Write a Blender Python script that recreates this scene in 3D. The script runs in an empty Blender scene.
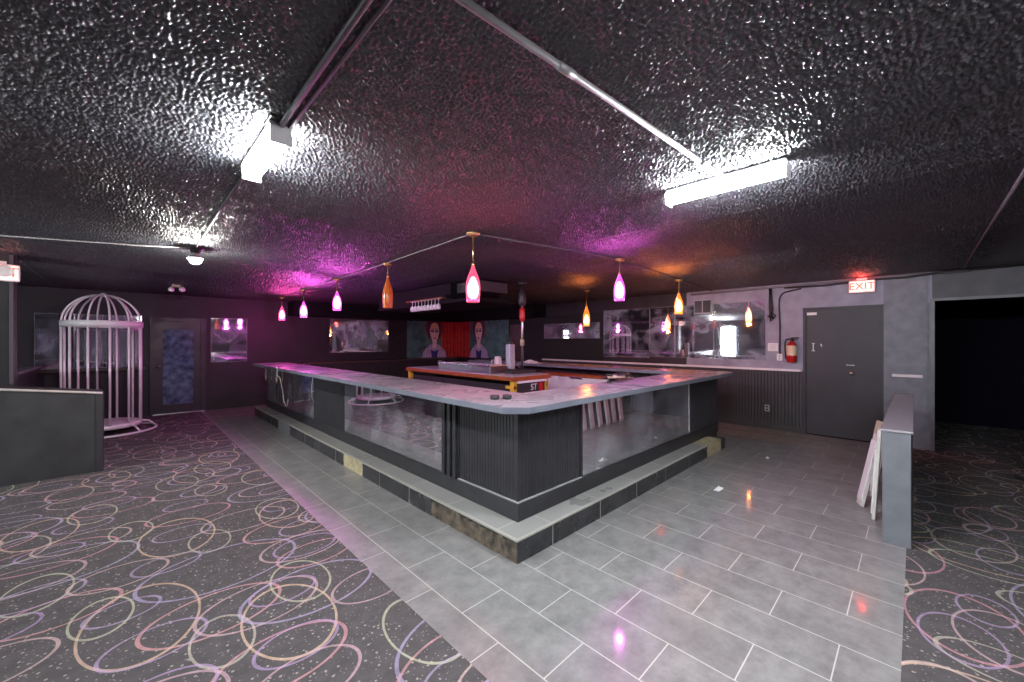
import bpy, bmesh, math, random
import numpy as np
from mathutils import Vector, Matrix
random.seed(7)
S = bpy.context.scene
C = S.collection
PI = math.pi

# ------------------------------------------------------------------ materials
def mat(name, col, rough=0.5, metal=0.0, emit=None, estr=0.0, noise=None, bump=None, spec=0.5, rnoise=None, trans=0.0, coat=0.0):
    """noise=(scale, amount, second colour)  bump=(kind, scale, strength, distance)  rnoise=(scale, lo, hi)"""
    m = bpy.data.materials.new(name); m.use_nodes = True
    nt = m.node_tree; N = nt.nodes; L = nt.links
    b = N['Principled BSDF']
    b.inputs['Base Color'].default_value = (*col, 1)
    b.inputs['Roughness'].default_value = rough
    b.inputs['Metallic'].default_value = metal
    b.inputs['Specular IOR Level'].default_value = spec
    if trans: b.inputs['Transmission Weight'].default_value = trans
    if coat: b.inputs['Coat Weight'].default_value = coat; b.inputs['Coat Roughness'].default_value = .1
    if emit:
        b.inputs['Emission Color'].default_value = (*emit, 1)
        b.inputs['Emission Strength'].default_value = estr
    geo = N.new('ShaderNodeNewGeometry')
    if noise:
        sc, amt, c2 = noise
        t = N.new('ShaderNodeTexNoise'); t.inputs['Scale'].default_value = sc; t.inputs['Detail'].default_value = 6
        L.new(geo.outputs['Position'], t.inputs['Vector'])
        r = N.new('ShaderNodeMapRange'); r.inputs[1].default_value = .35; r.inputs[2].default_value = .7
        r.inputs[3].default_value = 0; r.inputs[4].default_value = amt
        L.new(t.outputs['Fac'], r.inputs[0])
        mx = N.new('ShaderNodeMix'); mx.data_type = 'RGBA'
        mx.inputs[6].default_value = (*col, 1); mx.inputs[7].default_value = (*c2, 1)
        L.new(r.outputs[0], mx.inputs[0]); L.new(mx.outputs[2], b.inputs['Base Color'])
    if rnoise:
        sc, lo, hi = rnoise
        t = N.new('ShaderNodeTexNoise'); t.inputs['Scale'].default_value = sc; t.inputs['Detail'].default_value = 5
        L.new(geo.outputs['Position'], t.inputs['Vector'])
        r = N.new('ShaderNodeMapRange'); r.inputs[1].default_value = .35; r.inputs[2].default_value = .7
        r.inputs[3].default_value = lo; r.inputs[4].default_value = hi
        L.new(t.outputs['Fac'], r.inputs[0]); L.new(r.outputs[0], b.inputs['Roughness'])
    if bump:
        kind, sc, st, di = bump
        if kind == 'noise':
            t = N.new('ShaderNodeTexNoise'); t.inputs['Scale'].default_value = sc; t.inputs['Detail'].default_value = 4
            out = t.outputs['Fac']
        else:
            t = N.new('ShaderNodeTexVoronoi'); t.inputs['Scale'].default_value = sc
            out = t.outputs['Distance']
        L.new(geo.outputs['Position'], t.inputs['Vector'])
        bp = N.new('ShaderNodeBump'); bp.inputs['Strength'].default_value = st; bp.inputs['Distance'].default_value = di
        if kind == 'vor': bp.invert = True
        L.new(out, bp.inputs['Height']); L.new(bp.outputs[0], b.inputs['Normal'])
    return m

def ceiling_mat():
    m = bpy.data.materials.new('popcorn_ceiling'); m.use_nodes = True
    nt = m.node_tree; N = nt.nodes; L = nt.links; b = N['Principled BSDF']
    b.inputs['Roughness'].default_value = .36
    b.inputs['Specular IOR Level'].default_value = .6
    geo = N.new('ShaderNodeNewGeometry')
    v = N.new('ShaderNodeTexVoronoi'); v.feature = 'SMOOTH_F1'; v.inputs['Scale'].default_value = 75; v.inputs['Smoothness'].default_value = .25
    n0 = N.new('ShaderNodeTexNoise'); n0.inputs['Scale'].default_value = 60; n0.inputs['Detail'].default_value = 2
    L.new(geo.outputs['Position'], n0.inputs['Vector'])
    ad = N.new('ShaderNodeVectorMath'); ad.operation = 'MULTIPLY_ADD'
    ad.inputs[1].default_value = (.016, .016, .016)
    L.new(n0.outputs['Color'], ad.inputs[0]); L.new(geo.outputs['Position'], ad.inputs[2])
    L.new(ad.outputs[0], v.inputs['Vector'])
    n1 = N.new('ShaderNodeTexNoise'); n1.inputs['Scale'].default_value = 190; n1.inputs['Detail'].default_value = 2
    L.new(geo.outputs['Position'], n1.inputs['Vector'])
    ma = N.new('ShaderNodeMath'); ma.operation = 'MULTIPLY_ADD'; ma.inputs[1].default_value = -1.0
    L.new(v.outputs['Distance'], ma.inputs[0]); L.new(n1.outputs['Fac'], ma.inputs[2])
    bp = N.new('ShaderNodeBump'); bp.inputs['Strength'].default_value = .25; bp.inputs['Distance'].default_value = .006
    L.new(ma.outputs[0], bp.inputs['Height']); L.new(bp.outputs[0], b.inputs['Normal'])
    # worn brown-grey patches of old paint
    n2 = N.new('ShaderNodeTexNoise'); n2.inputs['Scale'].default_value = .7; n2.inputs['Detail'].default_value = 5
    L.new(geo.outputs['Position'], n2.inputs['Vector'])
    r = N.new('ShaderNodeMapRange'); r.inputs[1].default_value = .45; r.inputs[2].default_value = .75
    L.new(n2.outputs['Fac'], r.inputs[0])
    mx = N.new('ShaderNodeMix'); mx.data_type = 'RGBA'
    mx.inputs[6].default_value = (.058, .060, .069, 1); mx.inputs[7].default_value = (.088, .082, .080, 1)
    L.new(r.outputs[0], mx.inputs[0]); L.new(mx.outputs[2], b.inputs['Base Color'])
    return m

def tile_mat(name, base, dark, mortar, wid, hei, ox, oy, axes='yx', rough=(.16, .34), msize=.006, offset=.5, coat=0):
    m = bpy.data.materials.new(name); m.use_nodes = True
    nt = m.node_tree; N = nt.nodes; L = nt.links; b = N['Principled BSDF']
    geo = N.new('ShaderNodeNewGeometry'); sp = N.new('ShaderNodeSeparateXYZ'); cb = N.new('ShaderNodeCombineXYZ')
    L.new(geo.outputs['Position'], sp.inputs[0])
    for k, a in enumerate(axes):
        ad = N.new('ShaderNodeMath'); ad.operation = 'ADD'; ad.inputs[1].default_value = (ox, oy)[k]
        L.new(sp.outputs['XYZ'.index(a.upper())], ad.inputs[0]); L.new(ad.outputs[0], cb.inputs[k])
    if coat: b.inputs['Coat Weight'].default_value = coat; b.inputs['Coat Roughness'].default_value = .07
    br = N.new('ShaderNodeTexBrick')
    br.offset = offset; br.offset_frequency = 2; br.squash = 1
    br.inputs['Scale'].default_value = 1; br.inputs['Mortar Size'].default_value = msize * .5
    br.inputs['Mortar Smooth'].default_value = .1; br.inputs['Bias'].default_value = 0
    br.inputs['Brick Width'].default_value = wid; br.inputs['Row Height'].default_value = hei
    br.inputs['Color1'].default_value = (*base, 1); br.inputs['Color2'].default_value = (*[x * .86 for x in base], 1)
    br.inputs['Mortar'].default_value = (*mortar, 1)
    L.new(cb.outputs[0], br.inputs['Vector'])
    n = N.new('ShaderNodeTexNoise'); n.inputs['Scale'].default_value = 5.5; n.inputs['Detail'].default_value = 10; n.inputs['Roughness'].default_value = .76
    L.new(geo.outputs['Position'], n.inputs['Vector'])
    r = N.new('ShaderNodeMapRange'); r.inputs[1].default_value = .36; r.inputs[2].default_value = .66
    L.new(n.outputs['Fac'], r.inputs[0])
    inv = N.new('ShaderNodeMath'); inv.operation = 'SUBTRACT'; inv.inputs[0].default_value = 1; L.new(br.outputs['Fac'], inv.inputs[1])
    mu = N.new('ShaderNodeMath'); mu.operation = 'MULTIPLY'; L.new(r.outputs[0], mu.inputs[0]); L.new(inv.outputs[0], mu.inputs[1])
    mx = N.new('ShaderNodeMix'); mx.data_type = 'RGBA'; mx.inputs[7].default_value = (*dark, 1)
    L.new(mu.outputs[0], mx.inputs[0]); L.new(br.outputs['Color'], mx.inputs[6]); L.new(mx.outputs[2], b.inputs['Base Color'])
    rr = N.new('ShaderNodeMapRange'); rr.inputs[3].default_value = rough[0]; rr.inputs[4].default_value = rough[1]
    rr.inputs[1].default_value = .3; rr.inputs[2].default_value = .72
    n2 = N.new('ShaderNodeTexNoise'); n2.inputs['Scale'].default_value = 1.9; n2.inputs['Detail'].default_value = 7
    L.new(geo.outputs['Position'], n2.inputs['Vector']); L.new(n2.outputs['Fac'], rr.inputs[0]); L.new(rr.outputs[0], b.inputs['Roughness'])
    bp = N.new('ShaderNodeBump'); bp.inputs['Strength'].default_value = .25; bp.inputs['Distance'].default_value = .003; bp.invert = True
    L.new(br.outputs['Fac'], bp.inputs['Height']); L.new(bp.outputs[0], b.inputs['Normal'])
    return m

def carpet_mat():
    m = bpy.data.materials.new('ring_carpet'); m.use_nodes = True
    nt = m.node_tree; N = nt.nodes; L = nt.links; b = N['Principled BSDF']
    b.inputs['Roughness'].default_value = .95; b.inputs['Specular IOR Level'].default_value = .15
    geo = N.new('ShaderNodeNewGeometry')
    def math_(op, a, c, clamp=False):
        n = N.new('ShaderNodeMath'); n.operation = op; n.use_clamp = clamp
        for k, v in enumerate((a, c)):
            if v is None: continue
            if isinstance(v, (int, float)): n.inputs[k].default_value = v
            else: L.new(v, n.inputs[k])
        return n.outputs[0]
    nz = N.new('ShaderNodeTexNoise'); nz.inputs['Scale'].default_value = 14; nz.inputs['Detail'].default_value = 6
    L.new(geo.outputs['Position'], nz.inputs['Vector'])
    base = N.new('ShaderNodeMix'); base.data_type = 'RGBA'
    base.inputs[6].default_value = (.048, .046, .047, 1); base.inputs[7].default_value = (.108, .102, .104, 1)
    L.new(nz.outputs['Fac'], base.inputs[0])
    cur = base.outputs[2]
    # specks
    for sc, th, col in ((26, .17, (.42, .38, .33, 1)), (47, .17, (.34, .28, .30, 1))):
        v = N.new('ShaderNodeTexVoronoi'); v.inputs['Scale'].default_value = sc
        L.new(geo.outputs['Position'], v.inputs['Vector'])
        f = math_('LESS_THAN', v.outputs['Distance'], th)
        mx = N.new('ShaderNodeMix'); mx.data_type = 'RGBA'; mx.inputs[7].default_value = col
        L.new(math_('MULTIPLY', f, .55), mx.inputs[0]); L.new(cur, mx.inputs[6]); cur = mx.outputs[2]
    # rings: each layer a jittered grid of ovals of its own size, stretch and turn
    layers = [(1.25, 1.0, .62, 25, (.3, .1), .245, .022, (.66, .50, .32)), (1.4, .66, 1.0, -20, (1.7, .6), .25, .026, (.64, .34, .33)),
              (1.75, 1.0, .62, 55, (2.9, 3.3), .25, .030, (.50, .54, .36)), (2.0, .70, 1.0, 10, (4.1, 1.9), .25, .034, (.42, .34, .50)),
              (1.1, .68, 1.0, 70, (6.7, 4.8), .26, .022, (.40, .40, .52)), (1.5, .7, 1, 35, (3.2, 7.7), .26, .026, (.58, .44, .40))]
    for sc, ax, ay, ang, off, rad, wid, col in layers:
        mp = N.new('ShaderNodeMapping'); mp.vector_type = 'POINT'
        mp.inputs['Location'].default_value = (off[0], off[1], 0)
        mp.inputs['Rotation'].default_value = (0, 0, math.radians(ang))
        mp.inputs['Scale'].default_value = (sc * ax, sc * ay, 0)
        L.new(geo.outputs['Position'], mp.inputs['Vector'])
        v = N.new('ShaderNodeTexVoronoi'); v.voronoi_dimensions = '2D'; v.inputs['Scale'].default_value = 1; v.inputs['Randomness'].default_value = .45
        L.new(mp.outputs[0], v.inputs['Vector'])
        sx = N.new('ShaderNodeSeparateColor'); L.new(v.outputs['Color'], sx.inputs[0])
        rr = math_('ADD', math_('MULTIPLY', sx.outputs[0], .10), rad - .03)
        d = math_('ABSOLUTE', math_('SUBTRACT', v.outputs['Distance'], rr), None)
        f = math_('LESS_THAN', d, wid * .34)
        # a broken weave along the ring
        f = math_('MULTIPLY', f, math_('ADD', math_('MULTIPLY', nz.outputs['Fac'], .6), .20))
        mx = N.new('ShaderNodeMix'); mx.data_type = 'RGBA'
        c2 = N.new('ShaderNodeMix'); c2.data_type = 'RGBA'; c2.inputs[6].default_value = (*col, 1)
        c2.inputs[7].default_value = (col[0] * .85 + .05, col[1] * .75 + .02, col[2] * .85 + .06, 1)
        L.new(sx.outputs[1], c2.inputs[0]); L.new(c2.outputs[2], mx.inputs[7])
        L.new(f, mx.inputs[0]); L.new(cur, mx.inputs[6]); cur = mx.outputs[2]
    L.new(cur, b.inputs['Base Color'])
    n3 = N.new('ShaderNodeTexNoise'); n3.inputs['Scale'].default_value = 260
    L.new(geo.outputs['Position'], n3.inputs['Vector'])
    bp = N.new('ShaderNodeBump'); bp.inputs['Strength'].default_value = .5; bp.inputs['Distance'].default_value = .004
    L.new(n3.outputs['Fac'], bp.inputs['Height']); L.new(bp.outputs[0], b.inputs['Normal'])
    return m

M = {}
M['ceiling'] = ceiling_mat()
M['tile'] = tile_mat('slate_floor_tile', (.265, .262, .260), (.140, .138, .140), (.50, .48, .45), .607, .3045, .037, .168, rough=(.30, .45), coat=.4)
M['tread'] = tile_mat('step_tread_tile', (.27, .27, .26), (.245, .245, .237), (.50, .48, .42), .607, 5.0, .30, 2.5, axes='yx', rough=(.25, .45), offset=0)
M['tread2'] = tile_mat('step_tread_tile_across', (.27, .27, .26), (.245, .245, .237), (.50, .48, .42), .64, 5.0, .262, 2.5, axes='xy', rough=(.25, .45), offset=0)
M['riser'] = tile_mat('step_riser_tile', (.050, .050, .055), (.022, .022, .025), (.45, .43, .38), .607, 5.0, .30, 2.5, axes='yz', rough=(.18, .4), offset=0)
M['riser2'] = tile_mat('step_riser_tile_across', (.050, .050, .055), (.022, .022, .025), (.45, .43, .38), .64, 5.0, .262, 2.5, axes='xz', rough=(.18, .4), offset=0)
M['carpet'] = carpet_mat()
M['black'] = mat('black_paint', (.022, .022, .025), .45, noise=(6, .7, (.035, .035, .04)), rnoise=(4, .35, .6))
M['black_flat'] = mat('flat_black_paint', (.012, .012, .014), .8)
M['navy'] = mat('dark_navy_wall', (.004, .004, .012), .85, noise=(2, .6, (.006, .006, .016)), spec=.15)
M['darkwall'] = mat('dark_purple_black_wall', (.014, .012, .017), .6, noise=(3, .8, (.024, .020, .026)))
M['greywall'] = mat('scuffed_grey_paint', (.21, .205, .275), .5, noise=(5, .9, (.32, .315, .40)), bump=('noise', 60, .15, .002))
M['pilaster'] = mat('scuffed_blue_grey_paint', (.125, .14, .17), .5, noise=(7, .8, (.21, .225, .26)))
M['lintel'] = mat('dark_grey_lintel_paint', (.045, .048, .055), .5, noise=(7, .8, (.075, .078, .09)))
M['wains'] = mat('charcoal_beadboard_paint', (.028, .028, .033), .5, noise=(5, .7, (.045, .045, .052)))
M['barblack'] = mat('bar_charcoal_paint', (.021, .021, .025), .40, noise=(9, .8, (.036, .036, .041)))
M['doorgrey'] = mat('charcoal_door_paint', (.019, .019, .025), .5, noise=(4, .7, (.030, .030, .037)))
M['halfwall'] = mat('grey_half_wall_paint', (.12, .13, .148), .42, noise=(8, .7, (.165, .175, .195)))
M['halftop'] = mat('grey_gloss_cap', (.26, .24, .27), .22)
M['boothwall'] = mat('charcoal_partition_paint', (.030, .031, .034), .55, noise=(5, .8, (.050, .052, .055)))
M['white'] = mat('white_paint', (.70, .68, .70), .5)
M['oldwhite'] = mat('dirty_white_board', (.62, .62, .58), .5, noise=(11, .8, (.38, .37, .32)))
M['rail'] = mat('white_rail_paint', (.75, .74, .76), .4)
M['trimline'] = mat('pale_grey_trim', (.30, .30, .31), .45)
M['counter'] = mat('slate_counter_laminate', (.25, .24, .275), .25, noise=(7, .5, (.33, .31, .35)), rnoise=(3, .22, .40))
M['counteredge'] = mat('blue_grey_counter_edge', (.135, .145, .185), .4, noise=(6, .6, (.19, .20, .24)))
def mirror_mat(name, lo, hi, scale, rough, dust):
    """old mirror glass: silvered, with a film of dust and wiped smears"""
    m = bpy.data.materials.new(name); m.use_nodes = True
    nt = m.node_tree; N = nt.nodes; L = nt.links; b = N['Principled BSDF']
    b.inputs['Metallic'].default_value = 1; b.inputs['Base Color'].default_value = (.80, .81, .84, 1); b.inputs['Roughness'].default_value = rough
    d = N.new('ShaderNodeBsdfDiffuse'); d.inputs['Color'].default_value = (*dust, 1)
    geo = N.new('ShaderNodeNewGeometry')
    t = N.new('ShaderNodeTexNoise'); t.inputs['Scale'].default_value = scale; t.inputs['Detail'].default_value = 6; t.inputs['Distortion'].default_value = .8
    L.new(geo.outputs['Position'], t.inputs['Vector'])
    r = N.new('ShaderNodeMapRange'); r.inputs[1].default_value = .42; r.inputs[2].default_value = .70; r.inputs[3].default_value = lo; r.inputs[4].default_value = hi
    L.new(t.outputs['Fac'], r.inputs[0])
    mx = N.new('ShaderNodeMixShader'); L.new(r.outputs[0], mx.inputs[0]); L.new(b.outputs[0], mx.inputs[1]); L.new(d.outputs[0], mx.inputs[2])
    L.new(mx.outputs[0], N['Material Output'].inputs['Surface'])
    return m
M['mirror'] = mirror_mat('dusty_mirror', .03, .55, 2.6, .03, (.50, .56, .72))
M['mirrorbar'] = mirror_mat('smudged_bar_mirror', .05, .24, 3.5, .015, (.50, .52, .58))
M['chrome'] = mat('brushed_chrome', (.7, .7, .72), .25, 1.0)
M['seam'] = mat('grey_mirror_edge', (.22, .22, .25), .4, .5)
M['steel'] = mat('stainless_steel', (.42, .43, .46), .3, 1.0)
M['steelgrey'] = mat('grey_plastic', (.35, .36, .42), .4)
M['brass'] = mat('brass', (.80, .58, .25), .28, 1.0)
M['conduit'] = mat('grey_painted_conduit', (.20, .19, .20), .45, .3)
M['conduitdark'] = mat('dark_purple_conduit', (.085, .07, .085), .5)
M['cordwhite'] = mat('white_cable', (.60, .58, .56), .5)
M['cordblack'] = mat('black_cable', (.015, .015, .015), .5)
M['cage'] = mat('silver_cage_paint', (.86, .83, .86), .35, .1)
M['tube'] = mat('lit_tube_diffuser', (.9, .9, .9), .4, emit=(.94, .97, 1.0), estr=180)
M['bulb'] = mat('lit_bulb_glass', (.9, .9, .9), .4, emit=(1, .97, .92), estr=800)
M['wood'] = mat('orange_stained_wood', (.33, .085, .025), .35, noise=(9, .8, (.20, .05, .018)))
M['plywood'] = mat('bare_plywood', (.42, .33, .20), .8, noise=(14, .9, (.26, .19, .10)))
M['plyold'] = mat('splintered_dark_board', (.17, .13, .09), .8, noise=(16, 1.0, (.030, .028, .026)), bump=('noise', 40, .6, .006))
M['backer'] = mat('yellowed_backer_board', (.50, .44, .28), .8, noise=(20, .9, (.30, .25, .14)))
M['red'] = mat('red_gloss', (.45, .015, .015), .3)
M['yellow'] = mat('yellow_paint', (.60, .40, .04), .5)
M['orange'] = mat('cone_orange', (.75, .17, .02), .45)
M['reflect'] = mat('reflective_white_band', (.80, .80, .80), .35)
M['rubber'] = mat('black_rubber', (.02, .02, .02), .7)
M['paper'] = mat('white_paper', (.80, .80, .80), .7)
M['label'] = mat('cream_label', (.72, .60, .42), .6)
M['blueglass'] = mat('blue_black_glass', (.030, .050, .090), .10, 0, noise=(9, 1.0, (.13, .22, .32)), coat=.5)
M['day'] = mat('daylit_glass', (.8, .85, .9), .4, emit=(.88, .95, 1.0), estr=22)
M['glass'] = mat('clear_glass', (.95, .96, 1), .04, trans=.85)
M['signface'] = mat('lit_exit_face', (.9, .75, .72), .4, emit=(1, .36, .30), estr=1.0)
M['signred'] = mat('lit_exit_red', (.8, .05, .03), .4, emit=(1, .05, .03), estr=1.6)
M['lamphead'] = mat('lamp_head_white', (.8, .78, .76), .35)
M['soffit'] = mat('dark_soffit', (.006, .006, .007), .8, spec=.15)
M['brownshelf'] = mat('dark_brown_shelf', (.055, .038, .034), .35, noise=(6, .7, (.085, .06, .05)))
M['rag'] = mat('dark_green_rag', (.045, .050, .035), .9)
M['tan'] = mat('tan_strap', (.40, .33, .24), .7)
M['ducts'] = mat('dull_grey_duct', (.045, .043, .046), .6, noise=(5, .8, (.025, .024, .026)))

def glow(name, tint, emit, s):
    """coloured, slightly frosted art-glass shade with marbling; the bulb inside shows through it"""
    m = bpy.data.materials.new(name); m.use_nodes = True
    nt = m.node_tree; N = nt.nodes; L = nt.links; b = N['Principled BSDF']
    b.inputs['Roughness'].default_value = .48; b.inputs['Transmission Weight'].default_value = 1; b.inputs['IOR'].default_value = 1.12
    tc = N.new('ShaderNodeTexCoord')
    n = N.new('ShaderNodeTexNoise'); n.inputs['Scale'].default_value = 18; n.inputs['Detail'].default_value = 3; n.inputs['Distortion'].default_value = 1.8
    L.new(tc.outputs['Object'], n.inputs['Vector'])
    r = N.new('ShaderNodeMapRange'); r.inputs[1].default_value = .38; r.inputs[2].default_value = .65
    L.new(n.outputs['Fac'], r.inputs[0])
    mx = N.new('ShaderNodeMix'); mx.data_type = 'RGBA'
    mx.inputs[6].default_value = (*[min(1, x + .25) for x in tint], 1); mx.inputs[7].default_value = (*tint, 1)
    L.new(r.outputs[0], mx.inputs[0]); L.new(mx.outputs[2], b.inputs['Base Color'])
    b.inputs['Emission Color'].default_value = (*emit, 1); b.inputs['Emission Strength'].default_value = s
    return m

# ------------------------------------------------------------------ mesh helpers
def nb(): return bmesh.new()
def add_box(bm, x0, x1, y0, y1, z0, z1, bev=0.0, mi=0):
    vs = [bm.verts.new((x, y, z)) for z in (z0, z1) for y in (y0, y1) for x in (x0, x1)]
    fs = [bm.faces.new([vs[i] for i in q]) for q in ((0, 2, 3, 1), (4, 5, 7, 6), (0, 1, 5, 4), (2, 6, 7, 3), (0, 4, 6, 2), (1, 3, 7, 5))]
    for f in fs: f.material_index = mi
    if bev > 0:
        es = list({e for f in fs for e in f.edges})
        r = bmesh.ops.bevel(bm, geom=es, offset=bev, segments=2, affect='EDGES', profile=.6)
        for f in r['faces']: f.material_index = mi
def add_prism(bm, pts, z0, z1, bev=0.0, mi=0):
    lo = [bm.verts.new((x, y, z0)) for x, y in pts]; hi = [bm.verts.new((x, y, z1)) for x, y in pts]
    n = len(pts); fs = [bm.faces.new(lo[::-1]), bm.faces.new(hi)]
    for i in range(n): fs.append(bm.faces.new((lo[i], lo[(i + 1) % n], hi[(i + 1) % n], hi[i])))
    for f in fs: f.material_index = mi
    if bev > 0:
        es = list({e for f in fs[:2] for e in f.edges})
        bmesh.ops.bevel(bm, geom=es, offset=bev, segments=2, affect='EDGES')
def add_tube(bm, pts, r, n=10, closed=False, mi=0):
    pts = [Vector(p) for p in pts]; rings = []; prev = None
    m = len(pts)
    for i, p in enumerate(pts):
        a = pts[(i - 1) % m] if (closed or i > 0) else p
        b = pts[(i + 1) % m] if (closed or i < m - 1) else p
        t = (b - a).normalized()
        if prev is None:
            u = t.cross(Vector((0, 0, 1)))
            if u.length < .01: u = t.cross(Vector((1, 0, 0)))
        else:
            u = prev - t * prev.dot(t)
        u.normalize(); prev = u; w = t.cross(u)
        rr = r[i] if isinstance(r, (list, tuple)) else r
        rings.append([bm.verts.new(p + (u * math.cos(2 * PI * k / n) + w * math.sin(2 * PI * k / n)) * rr) for k in range(n)])
    for i in range(m if closed else m - 1):
        A, B = rings[i], rings[(i + 1) % m]
        for k in range(n):
            f = bm.faces.new((A[k], A[(k + 1) % n], B[(k + 1) % n], B[k])); f.smooth = True; f.material_index = mi
    if not closed:
        bm.faces.new(rings[0][::-1]).material_index = mi; bm.faces.new(rings[-1]).material_index = mi
def add_lathe(bm, prof, n=24, cx=0, cy=0, mi=0, capends=True):
    rings = []
    for r, z in prof:
        if r < 1e-5: rings.append([bm.verts.new((cx, cy, z))])
        else: rings.append([bm.verts.new((cx + r * math.cos(2 * PI * k / n), cy + r * math.sin(2 * PI * k / n), z)) for k in range(n)])
    for A, B in zip(rings, rings[1:]):
        for k in range(n):
            k2 = (k + 1) % n
            if len(A) == 1 and len(B) == 1: continue
            if len(A) == 1: f = bm.faces.new((A[0], B[k2], B[k]))
            elif len(B) == 1: f = bm.faces.new((A[k], A[k2], B[0]))
            else: f = bm.faces.new((A[k], A[k2], B[k2], B[k]))
            f.smooth = True; f.material_index = mi
    if capends:
        if len(rings[0]) > 1: bm.faces.new(rings[0][::-1]).material_index = mi
        if len(rings[-1]) > 1: bm.faces.new(rings[-1]).material_index = mi
def add_beads(bm, axis, a0, a1, face, out, z0, z1, pitch=.04, depth=.006, thick=.012):
    """tongue-and-groove boards: strip of vertical boards with V grooves. axis 'x' or 'y' is the run; face is the wall plane; out = +-1"""
    n = max(2, round((a1 - a0) / pitch)); p = (a1 - a0) / n
    prof = [(a0, 0)]
    for i in range(n):
        s = a0 + i * p
        prof += [(s + .0005, thick - depth), (s + .006, thick), (s + p - .006, thick), (s + p - .0005, thick - depth)]
    prof += [(a1, 0)]
    def co(a, d): return (a, face + out * d) if axis == 'x' else (face + out * d, a)
    lo = [bm.verts.new((*co(a, d), z0)) for a, d in prof]; hi = [bm.verts.new((*co(a, d), z1)) for a, d in prof]
    for i in range(len(prof) - 1): bm.faces.new((lo[i], lo[i + 1], hi[i + 1], hi[i]))
    bm.faces.new(hi); bm.faces.new(lo[::-1]); bm.faces.new((lo[-1], lo[0], hi[0], hi[-1]))

def obj(name, bm, m, parent=None, loc=None, rot=None, kind=None, label=None):
    bmesh.ops.recalc_face_normals(bm, faces=bm.faces[:])
    me = bpy.data.meshes.new(name); bm.to_mesh(me); bm.free()
    for x in (m if isinstance(m, (list, tuple)) else [m]): me.materials.append(x)
    o = bpy.data.objects.new(name, me); C.objects.link(o)
    if parent: o.parent = parent
    if loc: o.location = loc
    if rot: o.rotation_euler = rot
    if kind: o['kind'] = kind
    if label: o['label'] = label
    return o
def tag(o, label, cat, group=None, kind=None):
    o['label'] = label; o['category'] = cat
    if group: o['group'] = group
    if kind: o['kind'] = kind
    return o
def thing(name, label, cat, loc=(0, 0, 0), rotz=0, group=None):
    o = bpy.data.objects.new(name, None); C.objects.link(o)
    o.location = loc; o.rotation_euler = (0, 0, rotz); o.empty_display_size = .1
    return tag(o, label, cat, group)
def copy_tree(o, parent=None):
    c = o.copy(); C.objects.link(c)
    if parent: c.parent = parent
    for ch in list(o.children): copy_tree(ch, c)
    return c
def box(name, m, *a, bev=0.0, parent=None, **k):
    bm = nb(); add_box(bm, *a, bev=bev); return obj(name, bm, m, parent, **k)
def tube(name, m, pts, r, parent=None, n=10, closed=False, **k):
    bm = nb(); add_tube(bm, pts, r, n, closed); return obj(name, bm, m, parent, **k)
def struct(name, m, *a, bev=0.0):
    return box(name, m, *a, bev=bev, kind='structure')
def text(name, s, m, parent, size, loc, rot, ext=.001):
    cu = bpy.data.curves.new(name, 'FONT'); cu.body = s; cu.size = size; cu.extrude = ext
    cu.align_x = 'CENTER'; cu.align_y = 'CENTER'; cu.materials.append(m)
    tmp = bpy.data.objects.new(name, cu); C.objects.link(tmp)
    dg = bpy.context.evaluated_depsgraph_get(); me = bpy.data.meshes.new_from_object(tmp.evaluated_get(dg)); me.name = name
    bpy.data.objects.remove(tmp)
    if not me.materials: me.materials.append(m)
    o = bpy.data.objects.new(name, me); C.objects.link(o); o.parent = parent; o.location = loc; o.rotation_euler = rot
    return o

# ------------------------------------------------------------------ room shell
XW, YB, H = 8.03, 10.95, 2.50           # exit wall plane, back wall plane, ceiling height
XL, YN = -4.2, -3.6                     # left wall, wall behind the viewer
bm = nb(); add_prism(bm, [(1.17, .045), (XW, .045), (XW, YB), (1.17, YB)], -.1, 0); obj('floor', bm, M['tile'], kind='structure')
bm = nb(); add_prism(bm, [(XL, YN), (11.2, YN), (11.2, .045), (1.17, .045), (1.17, YB), (XL, YB)], -.1, .002); obj('floor_carpet', bm, M['carpet'], kind='structure')
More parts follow.
